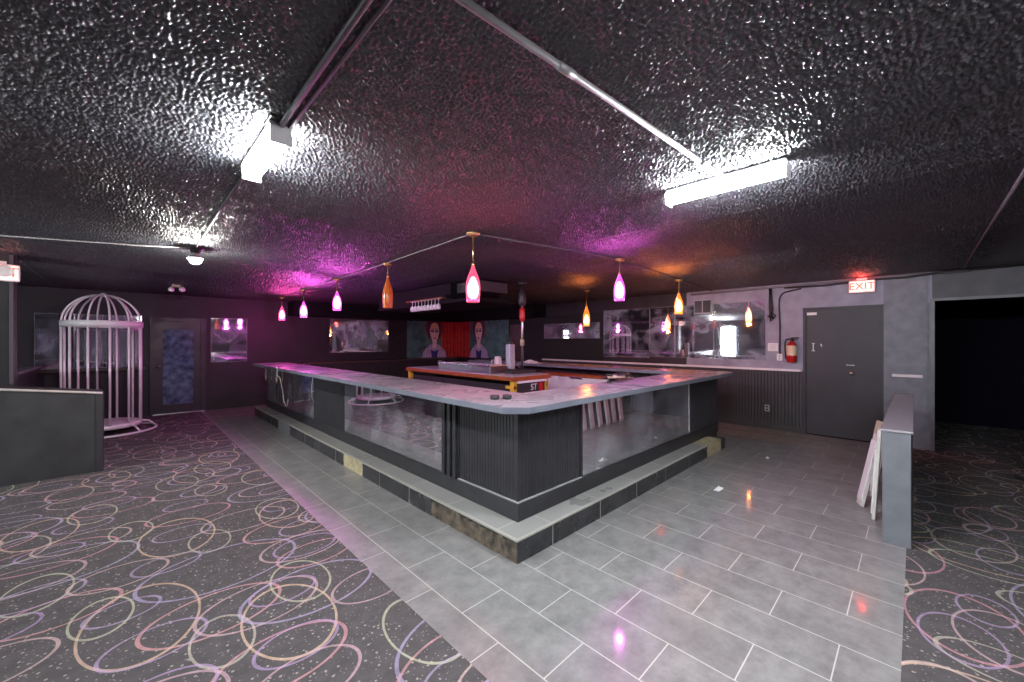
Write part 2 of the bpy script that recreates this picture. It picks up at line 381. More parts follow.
# popcorn ceiling: real lumps, finest over the near part of the room
def popcorn_ceiling():
    rng = np.random.default_rng(5)
    d = .005
    xs = np.concatenate([np.arange(XL, -.9, .03), np.arange(-.9, 3.3, d), np.arange(3.3, 5.0, .009), np.arange(5.0, 8.1, .02), np.arange(8.1, 11.2, .1), [11.2]])
    ys = np.concatenate([np.arange(YN, -.7, .03), np.arange(-.7, 3.4, d), np.arange(3.4, 6.0, .010), np.arange(6.0, YB, .022), [YB]])
    nx, ny = len(xs), len(ys)
    n = 1024; kx = np.fft.fftfreq(n)[:, None]; ky = np.fft.fftfreq(n)[None, :]; k = np.hypot(kx, ky)
    band = np.exp(-((k - .23) / .07) ** 2)
    f = np.real(np.fft.ifft2(np.fft.fft2(rng.standard_normal((n, n))) * band)); f /= f.std()
    f = np.clip(f - .15, 0, 1.7) ** .7
    X, Y = np.meshgrid(xs, ys, indexing='ij')
    hgt = f[np.mod(np.round(X / d).astype(int), n), np.mod(np.round(Y / d).astype(int), n)] * .0082
    fx = np.clip((YB - Y) / .1, 0, 1) * np.clip(np.minimum(X - XL, 8.0 - X) / .1, 0, 1) * np.clip((Y + .7) / .2, 0, 1)
    Z = H - hgt * fx
    co = np.stack([X, Y, Z], -1).reshape(-1, 3)
    i = np.arange(nx - 1)[:, None] * ny + np.arange(ny - 1)[None, :]
    q = np.stack([i, i + 1, i + ny + 1, i + ny], -1).reshape(-1, 4)
    me = bpy.data.meshes.new('ceiling')
    me.vertices.add(len(co)); me.vertices.foreach_set('co', co.ravel().astype(np.float32))
    me.loops.add(q.size); me.loops.foreach_set('vertex_index', q.ravel().astype(np.int32))
    me.polygons.add(len(q)); me.polygons.foreach_set('loop_start', np.arange(0, q.size, 4, dtype=np.int32))
    me.polygons.foreach_set('use_smooth', np.ones(len(q), dtype=bool))
    me.update(calc_edges=True); me.materials.append(M['ceiling'])
    o = bpy.data.objects.new('ceiling', me); C.objects.link(o); o['kind'] = 'structure'
popcorn_ceiling()
# exit wall (x = 8.03): wainscot, upper wall, door opening, wide dark opening
def wall_seg(name, y0, y1, z0, z1, m): return struct(name, m, XW, XW + .14, y0, y1, z0, z1)
wall_seg('wall_right', 1.29, 3.2, 0, H, M['greywall'])
wall_seg('wall_right_far', 3.2, YB, 0, H, M['darkwall'])
struct('trim_brown_panel', M['brownshelf'], XW - .03, XW, 7.75, 8.25, 1.0, 2.0)
wall_seg('wall_right_header', -.165, 1.29, 2.06, H, M['greywall'])
wall_seg('wall_right_pier', -.165, .325, 0, 2.06, M['pilaster'])
wall_seg('wall_right_lintel', -2.6, -.165, 2.10, H, M['lintel'])
wall_seg('wall_right_end', YN, -2.6, 0, H, M['darkwall'])
struct('wall_back', M['darkwall'], XL, XW + .14, YB, YB + .14, 0, H)
struct('wall_left', M['darkwall'], XL - .14, XL, YN, YB + .14, 0, H)
struct('wall_near', M['darkwall'], XL - .14, 11.2, YN - .14, YN, 0, H)
# dark side room beyond the opening
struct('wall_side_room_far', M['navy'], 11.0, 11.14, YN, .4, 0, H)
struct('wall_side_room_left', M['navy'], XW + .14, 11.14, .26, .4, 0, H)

# wainscot on the exit wall
bm = nb(); add_beads(bm, 'y', 1.30, 7.0, XW, -1, .10, 1.02, pitch=.05); obj('trim_wainscot', bm, M['wains'], kind='structure')
struct('baseboard_right', M['wains'], XW - .025, XW, 1.30, 7.0, 0, .10)
struct('trim_chair_rail', M['rail'], XW - .05, XW, 1.325, 7.0, 1.02, 1.058, bev=.006)
struct('trim_pier_rail', M['rail'], XW - .065, XW - .02, -.075, .235, 1.012, 1.05, bev=.006)
struct('trim_pilaster', M['pilaster'], XW - .02, XW, -.12, .325, 0, H)
struct('trim_opening_side', M['halfwall'], XW - .03, XW + .02, -.19, -.15, 0, 2.12)
struct('trim_opening_head', M['halfwall'], XW - .02, XW + .02, -2.6, -.15, 2.085, 2.12)
# service door
dr = bpy.data.objects.new('door_1', None); C.objects.link(dr); dr['kind'] = 'structure'
box('door_panel', M['doorgrey'], XW + .01, XW + .055, .345, 1.262, .01, 2.045, bev=.004, parent=dr)
bm = nb(); add_box(bm, XW - .012, XW + .10, 1.262, 1.30, 0, 2.075); add_box(bm, XW - .012, XW + .10, .318, .345, 0, 2.075); add_box(bm, XW - .012, XW + .10, .345, 1.262, 2.046, 2.075)
obj('door_frame', bm, M['doorgrey'], dr)
bm = nb()
add_lathe(bm, [(.028, 0), (.028, .008), (.012, .012), (.012, .035), (.026, .045), (.028, .06), (.018, .07), (0, .072)], 18)
obj('door_knob', bm, M['chrome'], dr, (XW + .01, .684, 1.03), (0, -PI / 2, 0))
bm = nb(); add_box(bm, -.006, .006, -.05, .05, -.006, .006, .002); obj('latch_plate', bm, M['chrome'], dr, (XW + .005, .70, 1.155))
bm = nb(); add_box(bm, 0, .004, -.065, .065, -.022, .022); 
obj('small_sign', bm, M['paper'], dr, (XW + .006, 1.185, 1.975), label='small white notice near the top corner of the door')
bm = nb(); add_box(bm, 0, .004, -.006, .006, -.065, .065); add_box(bm, 0, .004, -.022, .022, .055, .065); add_box(bm, 0, .004, -.022, .022, -.065, -.055)
obj('scuff_mark', bm, M['paper'], dr, (XW + .006, 1.165, 1.43))
bm = nb(); add_prism(bm, [(-.03, -.012), (-.008, .006), (.03, .010), (.012, -.016)], 0, .003)
obj('paper_scrap', bm, M['paper'], dr, (XW + .006, 1.065, 1.46), (0, -PI / 2, .5))

# ceiling/wall junction pipes along the exit wall
tube('trim_pipe', M['conduit'], [(XW - .04, 3.1, 2.44), (XW - .04, 1.7, 2.452), (XW - .04, .2, 2.468), (XW - .04, -.5, 2.462)], .016, kind='structure')
o = tube('wall_cable', M['cordblack'], [(XW - .05, 1.55, 2.43), (XW - .05, 1.0, 2.415), (XW - .06, .45, 2.45), (XW - .05, .1, 2.44), (XW - .05, -.3, 2.475), (XW - .05, -1.2, 2.48)], .014)
tag(o, 'black cable sagging along the top of the exit wall by the ceiling', 'cable')
# hanging cable bundle
bm = nb()
for k in range(4):
    a = k * 1.6
    add_tube(bm, [(XW - .03 + .01 * math.sin(a), 1.76 + .014 * math.cos(a), 2.44), (XW - .035, 1.755 + .02 * math.cos(a + 1), 2.25), (XW - .03, 1.75 + .026 * math.cos(a + 2), 2.08), (XW - .04 + .01 * math.sin(a), 1.745 + .03 * math.cos(a), 1.96 - .03 * k)], .011, 8)
add_tube(bm, [(XW - .03, 1.80, 1.97), (XW - .03, 1.76, 1.93), (XW - .03, 1.70, 1.93), (XW - .03, 1.68, 1.98), (XW - .03, 1.73, 2.0)], .012, 8)
tag(obj('cable_bundle', bm, M['cordblack']), 'ragged bundle of black cables hanging down the grey wall beside the mirror', 'cable')
# conduit drop with an outlet box
t = thing('outlet_conduit', 'thin dark conduit dropping to a white outlet box near the fire extinguisher', 'conduit', (XW, 1.62, 1.25))
pts = [(-.02, .0, .09 + .0)]
pts = [(-.022, .0, .06), (-.022, 0, .55), (-.022, .012, .85)] + [(-.022, .012 - .10 * (1 - math.cos(a)), .95 + .16 * math.sin(a)) for a in (.2, .6, 1.0, 1.4)] + [(-.022, -.30, 1.15)]
tube('conduit_pipe', M['cordblack'], pts, .012, t)
box('outlet_box', M['white'], -.05, 0, -.04, .04, -.055, .06, bev=.006, parent=t)
for zz in (-.022, .024): box('socket_face', M['trimline'], -.052, -.05, -.012, .012, zz - .012, zz + .012, parent=t)
t = thing('wall_notice', 'white framed notice on the grey wall left of the fire extinguisher', 'notice', (XW, 1.725, 1.425))
box('frame', M['white'], -.012, 0, -.075, .075, -.07, .07, bev=.003, parent=t)
bm = nb()
for k in range(4): add_box(bm, -.0135, -.012, -.05, .05, .035 - k * .024, .040 - k * .024)
obj('printed_lines', bm, M['trimline'], t)
# wainscot outlet
t = thing('wall_outlet', 'small grey outlet low on the charcoal beadboard wainscot', 'outlet', (XW - .012, 1.81, .36))
box('cover_plate', M['steelgrey'], -.008, 0, -.037, .037, -.058, .058, bev=.003, parent=t)
for zz in (-.040, .010): box('socket_face', M['black'], -.012, -.008, -.016, .016, zz, zz + .03, parent=t)
# fire extinguisher
t = thing('fire_extinguisher', 'red fire extinguisher with a cream label hung on the grey wall by the door', 'fire extinguisher', (XW - .085, 1.44, 1.17))
bm = nb(); add_lathe(bm, [(0, .0), (.06, .004), (.072, .02), (.072, .27), (.066, .30), (.045, .33), (.022, .345), (.022, .36), (0, .36)], 24); obj('cylinder', bm, M['red'], t)
bm = nb(); add_lathe(bm, [(.0735, .12), (.0735, .285)], 24, capends=False); obj('label_band', bm, M['label'], t)
bm = nb(); add_lathe(bm, [(0, .36), (.024, .36), (.024, .395), (.012, .41), (0, .41)], 14); add_box(bm, -.015, .012, -.10, .01, .41, .422, .003); add_box(bm, -.014, .010, -.085, .01, .385, .394, .003); obj('valve_handle', bm, M['black'], t)
tube('hose', M['rubber'], [(0, .02, .395), (0, .075, .39), (0, .095, .33), (-.02, .09, .22), (-.03, .082, .14), (-.03, .078, .06)], .011, t)
box('wall_bracket', M['black'], .068, .085, -.03, .03, .12, .34, parent=t)

# exit sign over the door
def exit_sign(loc, rotz, label, two_heads=False):
    t = thing('exit_sign', label, 'exit sign', loc, rotz)
    box('housing', M['white'], -.155, .155, -.025, .025, -.095, .095, bev=.02, parent=t)
    box('face_plate', M['signface'], -.14, .14, -.030, -.024, -.08, .08, bev=.002, parent=t)
    text('lettering', 'EXIT', M['signred'], t, .145, (0, -.032, 0), (PI / 2, 0, 0), .002)
    box('canopy', M['white'], -.06, .06, -.02, .02, .095, .125, bev=.004, parent=t)
    if two_heads:
        for s in (-1, 1):
            bm = nb(); add_lathe(bm, [(0, -.04), (.04, -.035), (.062, .0), (.065, .03), (.055, .036), (0, .038)], 20)
            hd = obj('lamp_head', bm, M['lamphead'], t, (s * .075 - .03, -.07, .01), (PI / 2, 0, 0))
    return t
exit_sign((XW - .05, .565, 2.355), -PI / 2, 'glowing red exit sign on the grey wall above the charcoal service door')

# ------------------------------------------------------------------ mirrors on the exit wall
def wall_mirror(label, x0, x1, y0, y1, z0, z1, group=None, m='mirror', frame='seam', fw=.006):
    cx, cy, cz = (x0 + x1) / 2, (y0 + y1) / 2, z0
    t = thing('wall_mirror', label, 'mirror', (cx, cy, cz), 0, group)
    b_ = (x0 - cx, x1 - cx, y0 - cy, y1 - cy, 0, z1 - z0)
    box('mirror_glass', M[m], *b_, parent=t)
    bm = nb(); e = .002
    if x1 - x0 < y1 - y0:     # on an x-plane wall
        for ya, yb, za, zb in ((b_[2], b_[3], -fw, 0), (b_[2], b_[3], b_[5], b_[5] + fw), (b_[2], b_[2] + fw, 0, b_[5]), (b_[3] - fw, b_[3], 0, b_[5])):
            add_box(bm, b_[0] - e, b_[1], ya, yb, za, zb)
    else:
        for xa, xb, za, zb in ((b_[0], b_[1], -fw, 0), (b_[0], b_[1], b_[5], b_[5] + fw), (b_[0], b_[0] + fw, 0, b_[5]), (b_[1] - fw, b_[1], 0, b_[5])):
            add_box(bm, xa, xb, b_[2] - e, b_[3], za, zb)
    obj('mirror_frame', bm, M[frame], t)
    return t
g = 'mirror panels along the exit wall'
wall_mirror('wall mirror panel nearest the fire extinguisher on the grey exit wall', XW - .015, XW - .001, 1.83, 2.685, 1.20, 2.235, g)
wall_mirror('second wall mirror panel from the fire extinguisher on the exit wall', XW - .015, XW - .001, 2.69, 3.43, 1.20, 2.235, g)
wall_mirror('narrow third wall mirror panel from the fire extinguisher', XW - .015, XW - .001, 3.435, 3.97, 1.20, 2.235, g)
wall_mirror('far wall mirror panel behind the bar at the dark end of the exit wall', XW - .015, XW - .001, 3.975, 5.11, 1.17, 2.235, g)
struct('trim_dark_panel', M['black_flat'], XW - .02, XW, 5.115, 8.3, 1.06, 2.2)
wall_mirror('low wide mirror strip behind the bar near the painted faces', XW - .04, XW - .021, 5.2, 6.93, 1.60, 1.97, None)
# dark vent box over the second panel
t = thing('wall_squares', 'pair of small dark slatted squares in a pale frame high on the mirrored exit wall', 'slatted_panel', (XW - .02, 2.88, 2.06))
box('back_frame', M['steelgrey'], -.03, 0, -.16, .16, 0, .27, bev=.004, parent=t)
for s in (-.078, .078):
    bm = nb(); add_box(bm, -.036, -.029, s - .068, s + .068, .02, .25)
    for k in range(7): add_box(bm, -.042, -.036, s - .062, s + .062, .035 + k * .03, .043 + k * .03)
    obj('slatted_square', bm, M['black'], t)

# ------------------------------------------------------------------ the back wall
# door with blue glass
dr = bpy.data.objects.new('door_2', None); C.objects.link(dr); dr['kind'] = 'structure'
bm = nb()
add_box(bm, .44, .56, YB - .05, YB - .005, .02, 1.94); add_box(bm, 1.06, 1.18, YB - .05, YB - .005, .02, 1.94)
add_box(bm, .56, 1.06, YB - .05, YB - .005, .02, .20); add_box(bm, .56, 1.06, YB - .05, YB - .005, 1.77, 1.94)
obj('door_stile', bm, M['black'], dr)
box('glass_pane', M['blueglass'], .56, 1.06, YB - .04, YB - .02, .20, 1.77, parent=dr)
bm = nb(); add_box(bm, .36, .44, YB - .07, YB, 0, 2.02); add_box(bm, 1.18, 1.27, YB - .07, YB, 0, 2.02); add_box(bm, .44, 1.18, YB - .07, YB, 1.94, 2.02)
obj('door_frame', bm, M['black'], dr)
box('threshold', M['steel'], .40, 1.24, YB - .12, YB - .05, .002, .022, bev=.004, parent=dr)
bm = nb(); add_lathe(bm, [(.025, 0), (.012, .01), (.012, .03), (.026, .045), (.018, .065), (0, .068)], 16); obj('door_knob', bm, M['steel'], dr, (.50, YB - .05, 1.0), (PI / 2, 0, 0))
wall_mirror('small square mirror glowing purple right of the glass door', 1.36, 2.04, YB - .02, YB - .001, 1.06, 2.04)
g = 'mirror panels behind the birdcage'
for lab, a, b_ in (('mirror panel on the back wall left of the birdcage', -1.15, -.72), ('mirror panel seen through the left bars of the birdcage', -.71, -.25), ('mirror panel seen through the right bars of the birdcage', -.24, .25)):
    wall_mirror(lab, a, b_, YB - .02, YB - .001, 1.02, 2.03, g)
struct('trim_back_ledge', M['brownshelf'], -2.4, .30, YB - .16, YB, .96, 1.0)
wall_mirror('wide dark-framed mirror above the back counter beyond the bar', 3.86, 5.62, YB - .02, YB - .001, 1.22, 2.12, None, frame='black', fw=.05)
struct('trim_back_soffit', M['soffit'], 2.9, XW, YB - .55, YB, 2.16, H)
struct('trim_side_soffit', M['soffit'], XW - .5, XW, 6.9, YB - .55, 2.16, H)
t = thing('back_counter', 'long dark brown counter along the back wall under the wide mirror', 'counter', (5.3, YB - .02, 0))
box('countertop', M['brownshelf'], -2.2, 2.4, -.55, 0, .95, 1.0, bev=.006, parent=t)
box('cabinet_body', M['black'], -2.15, 2.35, -.5, 0, 0, .95, parent=t)

# painted faces: mural panels meeting at the corner
M['teal'] = mat('mural_teal', (.10, .22, .21), .6, noise=(4, .9, (.025, .06, .06)))
M['drape'] = mat('mural_red_drape', (.62, .045, .03), .6, noise=(6, .7, (.28, .02, .016)))
M['drapedark'] = mat('mural_dark_fold', (.22, .02, .015), .6)
M['skin'] = mat('mural_pale_skin', (.85, .68, .66), .6, noise=(16, .8, (.55, .34, .36)))
M['warm'] = mat('mural_warm_skin', (.85, .50, .28), .6)
M['hair'] = mat('mural_hair', (.10, .03, .05), .6, noise=(12, .8, (.05, .03, .07)))
M['halo'] = mat('mural_red_halo', (.24, .04, .03), .6)
M['dress'] = mat('mural_purple_dress', (.50, .42, .62), .6, noise=(10, .8, (.26, .20, .40)))
M['blue'] = mat('mural_blue_collar', (.03, .04, .20), .6)
M['eye'] = mat('mural_dark_eye', (.02, .01, .015), .5)
M['lip'] = mat('mural_lips', (.30, .03, .05), .5)
MUR = ['teal', 'drape', 'drapedark', 'skin', 'warm', 'hair', 'halo', 'dress', 'blue', 'eye', 'lip', 'white']
def mural(label, loc, rotz, w, h, fx, drape_side):
    """painted sheet in local XZ, facing -Y"""
    t = thing('face_mural', label, 'mural', loc, rotz)
    bm = nb(); add_box(bm, 0, w, 0, .015, 0, h, mi=0)
    lay = [0]
    def poly(pts, mi):
        lay[0] += 1; y = -.0006 * lay[0]
        f = bm.faces.new([bm.verts.new((x, y, z)) for x, z in pts]); f.material_index = mi
    def oval(cx, cz, rx, rz, mi, n=24, e=0.0, tilt=0.0):
        pts = []
        for k in range(n):
            a = 2 * PI * k / n; x = rx * math.cos(a) * (1 - e * math.sin(a) * -1) ; z = rz * math.sin(a)
            pts.append((cx + x * math.cos(tilt) - z * math.sin(tilt), cz + x * math.sin(tilt) + z * math.cos(tilt)))
        poly(pts, mi)
    d0, d1 = (0, w * .30) if drape_side < 0 else (w * .70, w)
    poly([(d0, 0), (d1, 0), (d1, h), (d0, h)], 1)
    for k in range(4):
        a = d0 + (d1 - d0) * (.12 + .24 * k); poly([(a, 0), (a + .05, 0), (a + .03, h), (a, h)], 2)
    s = h / .98
    oval(fx, .80 * s, .28 * s, .36 * s, 6)
    oval(fx, .84 * s, .22 * s, .34 * s, 5)
    oval(fx - .15 * s, .74 * s, .08 * s, .22 * s, 5); oval(fx + .15 * s, .74 * s, .08 * s, .22 * s, 5)
    poly([(fx - .40 * s, 0), (fx + .40 * s, 0), (fx + .34 * s, .18 * s), (fx + .13 * s, .36 * s), (fx - .13 * s, .36 * s), (fx - .34 * s, .18 * s)], 7)
    for k in (-1, 1):
        for q in range(3):
            x = fx + k * (.12 + .09 * q) * s; poly([(x, 0), (x + .02 * s, 0), (x - k * .04 * s + .015 * s, .26 * s), (x - k * .04 * s, .26 * s)], 3)
    poly([(fx - .09 * s, 0), (fx + .09 * s, 0), (fx + .12 * s, .22 * s), (fx, .16 * s), (fx - .12 * s, .22 * s)], 8)
    poly([(fx - .07 * s, .24 * s), (fx + .07 * s, .24 * s), (fx + .07 * s, .50 * s), (fx - .07 * s, .50 * s)], 3)
    oval(fx, .68 * s, .145 * s, .26 * s, 3, e=.22)
    oval(fx, .86 * s, .115 * s, .09 * s, 4)
    for k in (-1, 1):
        oval(fx + k * .066 * s, .715 * s, .050 * s, .034 * s, 9, 14); oval(fx + k * .066 * s, .715 * s, .014 * s, .010 * s, 11, 10)
        poly([(fx + k * .02 * s, .775 * s), (fx + k * .11 * s, .790 * s), (fx + k * .11 * s, .775 * s), (fx + k * .02 * s, .758 * s)], 9)
    poly([(fx - .012 * s, .70 * s), (fx + .012 * s, .70 * s), (fx + .03 * s, .60 * s), (fx, .585 * s), (fx - .03 * s, .60 * s)], 4)
    oval(fx, .525 * s, .045 * s, .020 * s, 10, 16)
    me_m = [M[k] for k in MUR]
    bmesh.ops.recalc_face_normals(bm, faces=bm.faces[:12])
    obj('painted_panel', bm, me_m, t)
    return t
mural('painted face mural on the back wall beside the wide mirror', (6.2, YB - .02, 1.0), 0, 1.80, 1.16, .98, 1)
mural('painted face mural with red drape and teal backdrop around the corner on the exit wall', (XW - .02, YB - .03, 1.0), -PI / 2, 2.6, 1.16, 1.25, -1)

# ------------------------------------------------------------------ left partition, post and ledge
t = thing('half_wall', 'low charcoal half wall with sloping top in front of the birdcage', 'half wall', (-.2, 6.7, 0))
bm = nb()
pts = [(-4.0, 0), (0, 0), (0, .925), (-.75, 1.03), (-4.0, 1.09)]
lo = [bm.verts.new((x, 0, z)) for x, z in pts]; hi = [bm.verts.new((x, .40, z)) for x, z in pts]
bm.faces.new(lo); bm.faces.new(hi[::-1])
for i in range(5): bm.faces.new((lo[i], hi[i], hi[(i + 1) % 5], lo[(i + 1) % 5]))
obj('wall_body', bm, M['boothwall'], t)
bm = nb(); add_tube(bm, [(-4.0, -.008, 1.085), (-.75, -.008, 1.025), (.012, -.008, .918)], .014, 8); obj('edge_trim', bm, M['oldwhite'], t)
bm = nb(); add_box(bm, -.045, .012, -.014, 0, 0, .91); add_box(bm, 0, .014, -.012, .40, 0, .91, .003); obj('corner_board', bm, M['wains'], t)
t = thing('low_ledge', 'dusty ledge running back beside the birdcage toward the mirrors', 'ledge', (-1.35, 7.1, 0))
box('ledge_body', M['boothwall'], 0, .26, .03, 3.65, 0, 1.06, parent=t)
box('ledge_top', M['halftop'], -.03, .31, .02, 3.67, 1.06, 1.10, bev=.006, parent=t)
struct('trim_post', M['black'], -1.15, -.90, 7.10, 7.35, 0, H, bev=.004)
struct('trim_post_strip', M['conduitdark'], -.925, -.895, 7.085, 7.10, 1.05, H)
es = exit_sign((-.995, 7.03, 2.285), .14, 'exit sign with round white lamp heads on the dark post at the left edge', True)

# ------------------------------------------------------------------ birdcage
cg = thing('birdcage', 'tall silver birdcage for dancing with a domed top behind the half wall', 'cage', (-.258, 9.5, 0))
R0, NB = .47, 12
bm = nb(); add_lathe(bm, [(0, .10), (R0 + .01, .10), (R0 + .01, .16), (R0 - .02, .17), (0, .17)], 40); obj('base_platform', bm, M['cage'], cg)
for k in range(NB):
    a = 2 * PI * (k + .35) / NB; c, s = math.cos(a), math.sin(a)
    bm = nb(); add_tube(bm, [(R0 * c, R0 * s, .16), (R0 * c, R0 * s, 1.83)], .016, 8); obj('bar', bm, M['cage'], cg)
    bm = nb(); add_tube(bm, [(R0 * math.cos(q) * c, R0 * math.cos(q) * s, 1.83 + .47 * math.sin(q)) for q in [PI / 2 * i / 12 * .985 for i in range(13)]], .013, 8); obj('dome_rib', bm, M['cage'], cg)
bm = nb(); add_lathe(bm, [(R0 + .012, 1.76), (R0 + .020, 1.765), (R0 + .020, 1.785), (R0 + .012, 1.79)], 48, capends=False)
add_lathe(bm, [(R0 - .012, 1.76), (R0 + .02, 1.76), (R0 + .022, 1.86), (R0 - .012, 1.86), (R0 - .012, 1.76)], 48, capends=False); obj('ring_band', bm, M['cage'], cg)
bm = nb(); add_lathe(bm, [(0, 2.27), (.05, 2.28), (.05, 2.31), (.02, 2.33), (0, 2.335)], 16); obj('top_cap', bm, M['cage'], cg)
bm = nb()
add_tube(bm, [(.66 * math.cos(2 * PI * k / 48), .66 * math.sin(2 * PI * k / 48), .024) for k in range(48)], .018, 8, closed=True); obj('foot_ring', bm, M['cage'], cg)
for k in range(6):
    a = 2 * PI * (k + .2) / 6; c, s = math.cos(a), math.sin(a)
    bm = nb(); add_tube(bm, [(.655 * c, .655 * s, .03), (.58 * c, .58 * s, .11), (.45 * c, .45 * s, .14)], .013, 8); obj('foot_strut', bm, M['cage'], cg)

# ------------------------------------------------------------------ the bar
bx0, by0, bx1 = 2.14, 2.12, 6.45
bar = thing('bar_counter', 'long black U-shaped bar with a grey counter and mirrored front', 'bar', (bx0, by0, 0))
def L_(x, y): return (x - bx0, y - by0)
def bbox(name, m, x0, x1, y0, y1, z0, z1, bev=0, **k):
    return box(name, m, x0 - bx0, x1 - bx0, y0 - by0, y1 - by0, z0, z1, bev=bev, parent=bar, **k)
ARC = [(6.55 - .16 + .16 * math.sin(a), 1.88 + .16 - .16 * math.cos(a)) for a in [PI / 2 * i / 8 for i in range(9)]]
outer = [(1.88, 9.58), (1.88, 2.015), (2.015, 1.88)] + ARC + [(6.55, 7.6)]
inner = [(5.95, 7.6), (5.95, 2.45), (2.52, 2.45), (2.52, 9.58)]
bm = nb(); add_prism(bm, [L_(*p) for p in outer + inner], 1.018, 1.066, bev=.004)
for f in bm.faces: f.material_index = 0 if f.normal.z > .5 else 1
obj('countertop', bm, [M['counter'], M['counteredge']], bar)
# carcass walls
bm = nb()
add_box(bm, 0, .16, 0, 9.5 - by0, 0, 1.017); add_box(bm, .16, bx1 - bx0, 0, .16, 0, 1.017); add_box(bm, bx1 - bx0 - .16, bx1 - bx0, .16, 7.55 - by0, 0, 1.017)
obj('carcass', bm, M['barblack'], bar)
# baseboard band with pale top trim
bm = nb(); add_box(bm, -.022, 0, -.022, 9.5 - by0, .16, .300); add_box(bm, 0, bx1 - bx0, -.022, 0, .16, .300); obj('base_band', bm, M['barblack'], bar)
bm = nb(); add_box(bm, -.026, 0, -.026, .73, .300, .310); add_box(bm, 0, .80, -.026, 0, .300, .310); obj('trim_strip', bm, M['trimline'], bar)
box('trim_strip', M['wains'], -.026, 0, 5.43 - by0, 6.62 - by0, .300, .308, parent=bar)
box('trim_strip', M['wains'], 5.4 - bx0, bx1 - bx0, -.026, 0, .300, .308, parent=bar)
# beadboard panels
def bead(axis, a0, a1, face, out):
    bm = nb(); add_beads(bm, axis, a0, a1, face, out, .308, 1.015, pitch=.036, depth=.006, thick=.012); return obj('beadboard_panel', bm, M['barblack'], bar)
bead('y', .004, 2.84 - by0, 0, -1); bead('y', 5.45 - by0, 6.60 - by0, 0, -1)
bead('x', .004, 2.92 - bx0, 0, -1); bead('x', 5.42 - bx0, bx1 - bx0, 0, -1)
bbox('corner_post', M['barblack'], bx0 - .016, bx0 + .004, by0 - .016, by0 + .004, .308, 1.015, .003)
# fluted pilaster
bm = nb(); add_box(bm, -.018, 0, 2.84 - by0, 3.11 - by0, .30, 1.015)
for k in range(3): add_box(bm, -.045, -.018, 2.86 - by0 + k * .085, 2.86 - by0 + k * .085 + .045, .30, 1.015, .006)
obj('fluted_pilaster', bm, M['barblack'], bar)
def bar_mirror(x0, x1, y0, y1):
    f = bbox('mirror_panel', M['mirrorbar'], x0, x1, y0, y1, .302, 1.012)
    return f
bar_mirror(bx0 - .008, bx0 - .001, 3.12, 5.43); bar_mirror(bx0 - .008, bx0 - .001, 6.62, 8.72); bar_mirror(bx0 - .008, bx0 - .001, 8.81, 9.48)
bar_mirror(2.965, 5.385, by0 - .008, by0 - .001)
for y in (5.43, 6.60, 8.79): box('mirror_stop', M['black'], -.016, 0, y - by0, y - by0 + .02, .30, 1.015, parent=bar)
for x in (2.925, 5.387): box('mirror_stop', M['black'], x - bx0, x - bx0 + .033, -.016, 0, .30, 1.015, parent=bar)
bbox('mirror_edge', M['chrome'], 5.380, 5.386, by0 - .018, by0 - .002, .302, 1.01)
bbox('end_post', M['barblack'], bx0 - .02, bx0 + .02, 8.735, 8.79, .30, 1.015)
# drip rail inside the counter
# small parts hanging under the counter edge
for y in (8.6, 9.4):
    bm = nb(); add_tube(bm, [(-.02, 0, .0), (-.03, .02, -.10), (-.03, .03, -.22), (-.025, .0, -.28), (-.02, -.03, -.20), (-.02, -.02, -.05)], .012, 8)
    tag(obj('strap', bm, M['tan'], loc=(bx0 - .03, y, 1.0)), 'tan strap hanging under the far end of the bar, %s' % ('nearest the glass door' if y > 9 else 'second from the end'), 'strap')
bm = nb(); add_tube(bm, [(0, .0, .10), (-.05, -.1, .115), (-.10, -.25, .11), (-.11, -.32, .06), (-.11, -.28, -.02), (-.09, -.38, -.06), (-.06, -.42, -.25), (-.05, -.46, -.45), (-.05, -.60, -.53), (-.06, -.72, -.48), (-.06, -.74, -.40)], .005, 8)
tag(obj('cable_loop', bm, M['cordwhite'], loc=(1.96, 7.9, .972)), 'white cable looped over the bar edge, hanging before the far mirror', 'cable')

# tiled foot step round the bar
st = thing('tiled_step', 'low tiled foot step running round the outside of the bar', 'step', (1.925, 1.915, 0))
sx, sy = 1.925, 1.915
bm = nb(); add_box(bm, 0, .193, 0, 9.55 - sy, 0, .148); add_box(bm, .193, 6.15 - sx, 0, .183, 0, .148); obj('step_core', bm, M['black'], st)
bm = nb(); add_prism(bm, [(0, 0), (.193, .183), (.193, 9.55 - sy), (0, 9.55 - sy)], .148, .160); obj('tread_tiles', bm, M['tread'], st)
bm = nb(); add_prism(bm, [(0, 0), (5.45 - sx, 0), (5.45 - sx, .183), (.193, .183)], .148, .160); obj('tread_tiles', bm, M['tread2'], st)
bm = nb(); add_box(bm, -.009, 0, 1.05, 2.45, 0, .150); add_box(bm, -.009, 0, 3.0, 5.2, 0, .150); add_box(bm, -.009, 0, 5.9, 9.55 - sy, 0, .150); obj('riser_tiles', bm, M['riser'], st)
bm = nb(); add_box(bm, 0, 5.45 - sx, -.009, 0, 0, .150); add_box(bm, 5.98 - sx, 6.16 - sx, -.009, 0, 0, .152); obj('riser_tiles', bm, M['riser2'], st)
bm = nb(); add_box(bm, -.011, .012, -.011, 9.55 - sy, .150, .162); add_box(bm, .012, 5.45 - sx, -.011, .012, .150, .162); obj('edge_trim', bm, mat('grey_edge_trim', (.36, .35, .32), .4), st)
box('seam_strip', M['tan'], 0, .012, -.003, .012, .15, .163, parent=st)
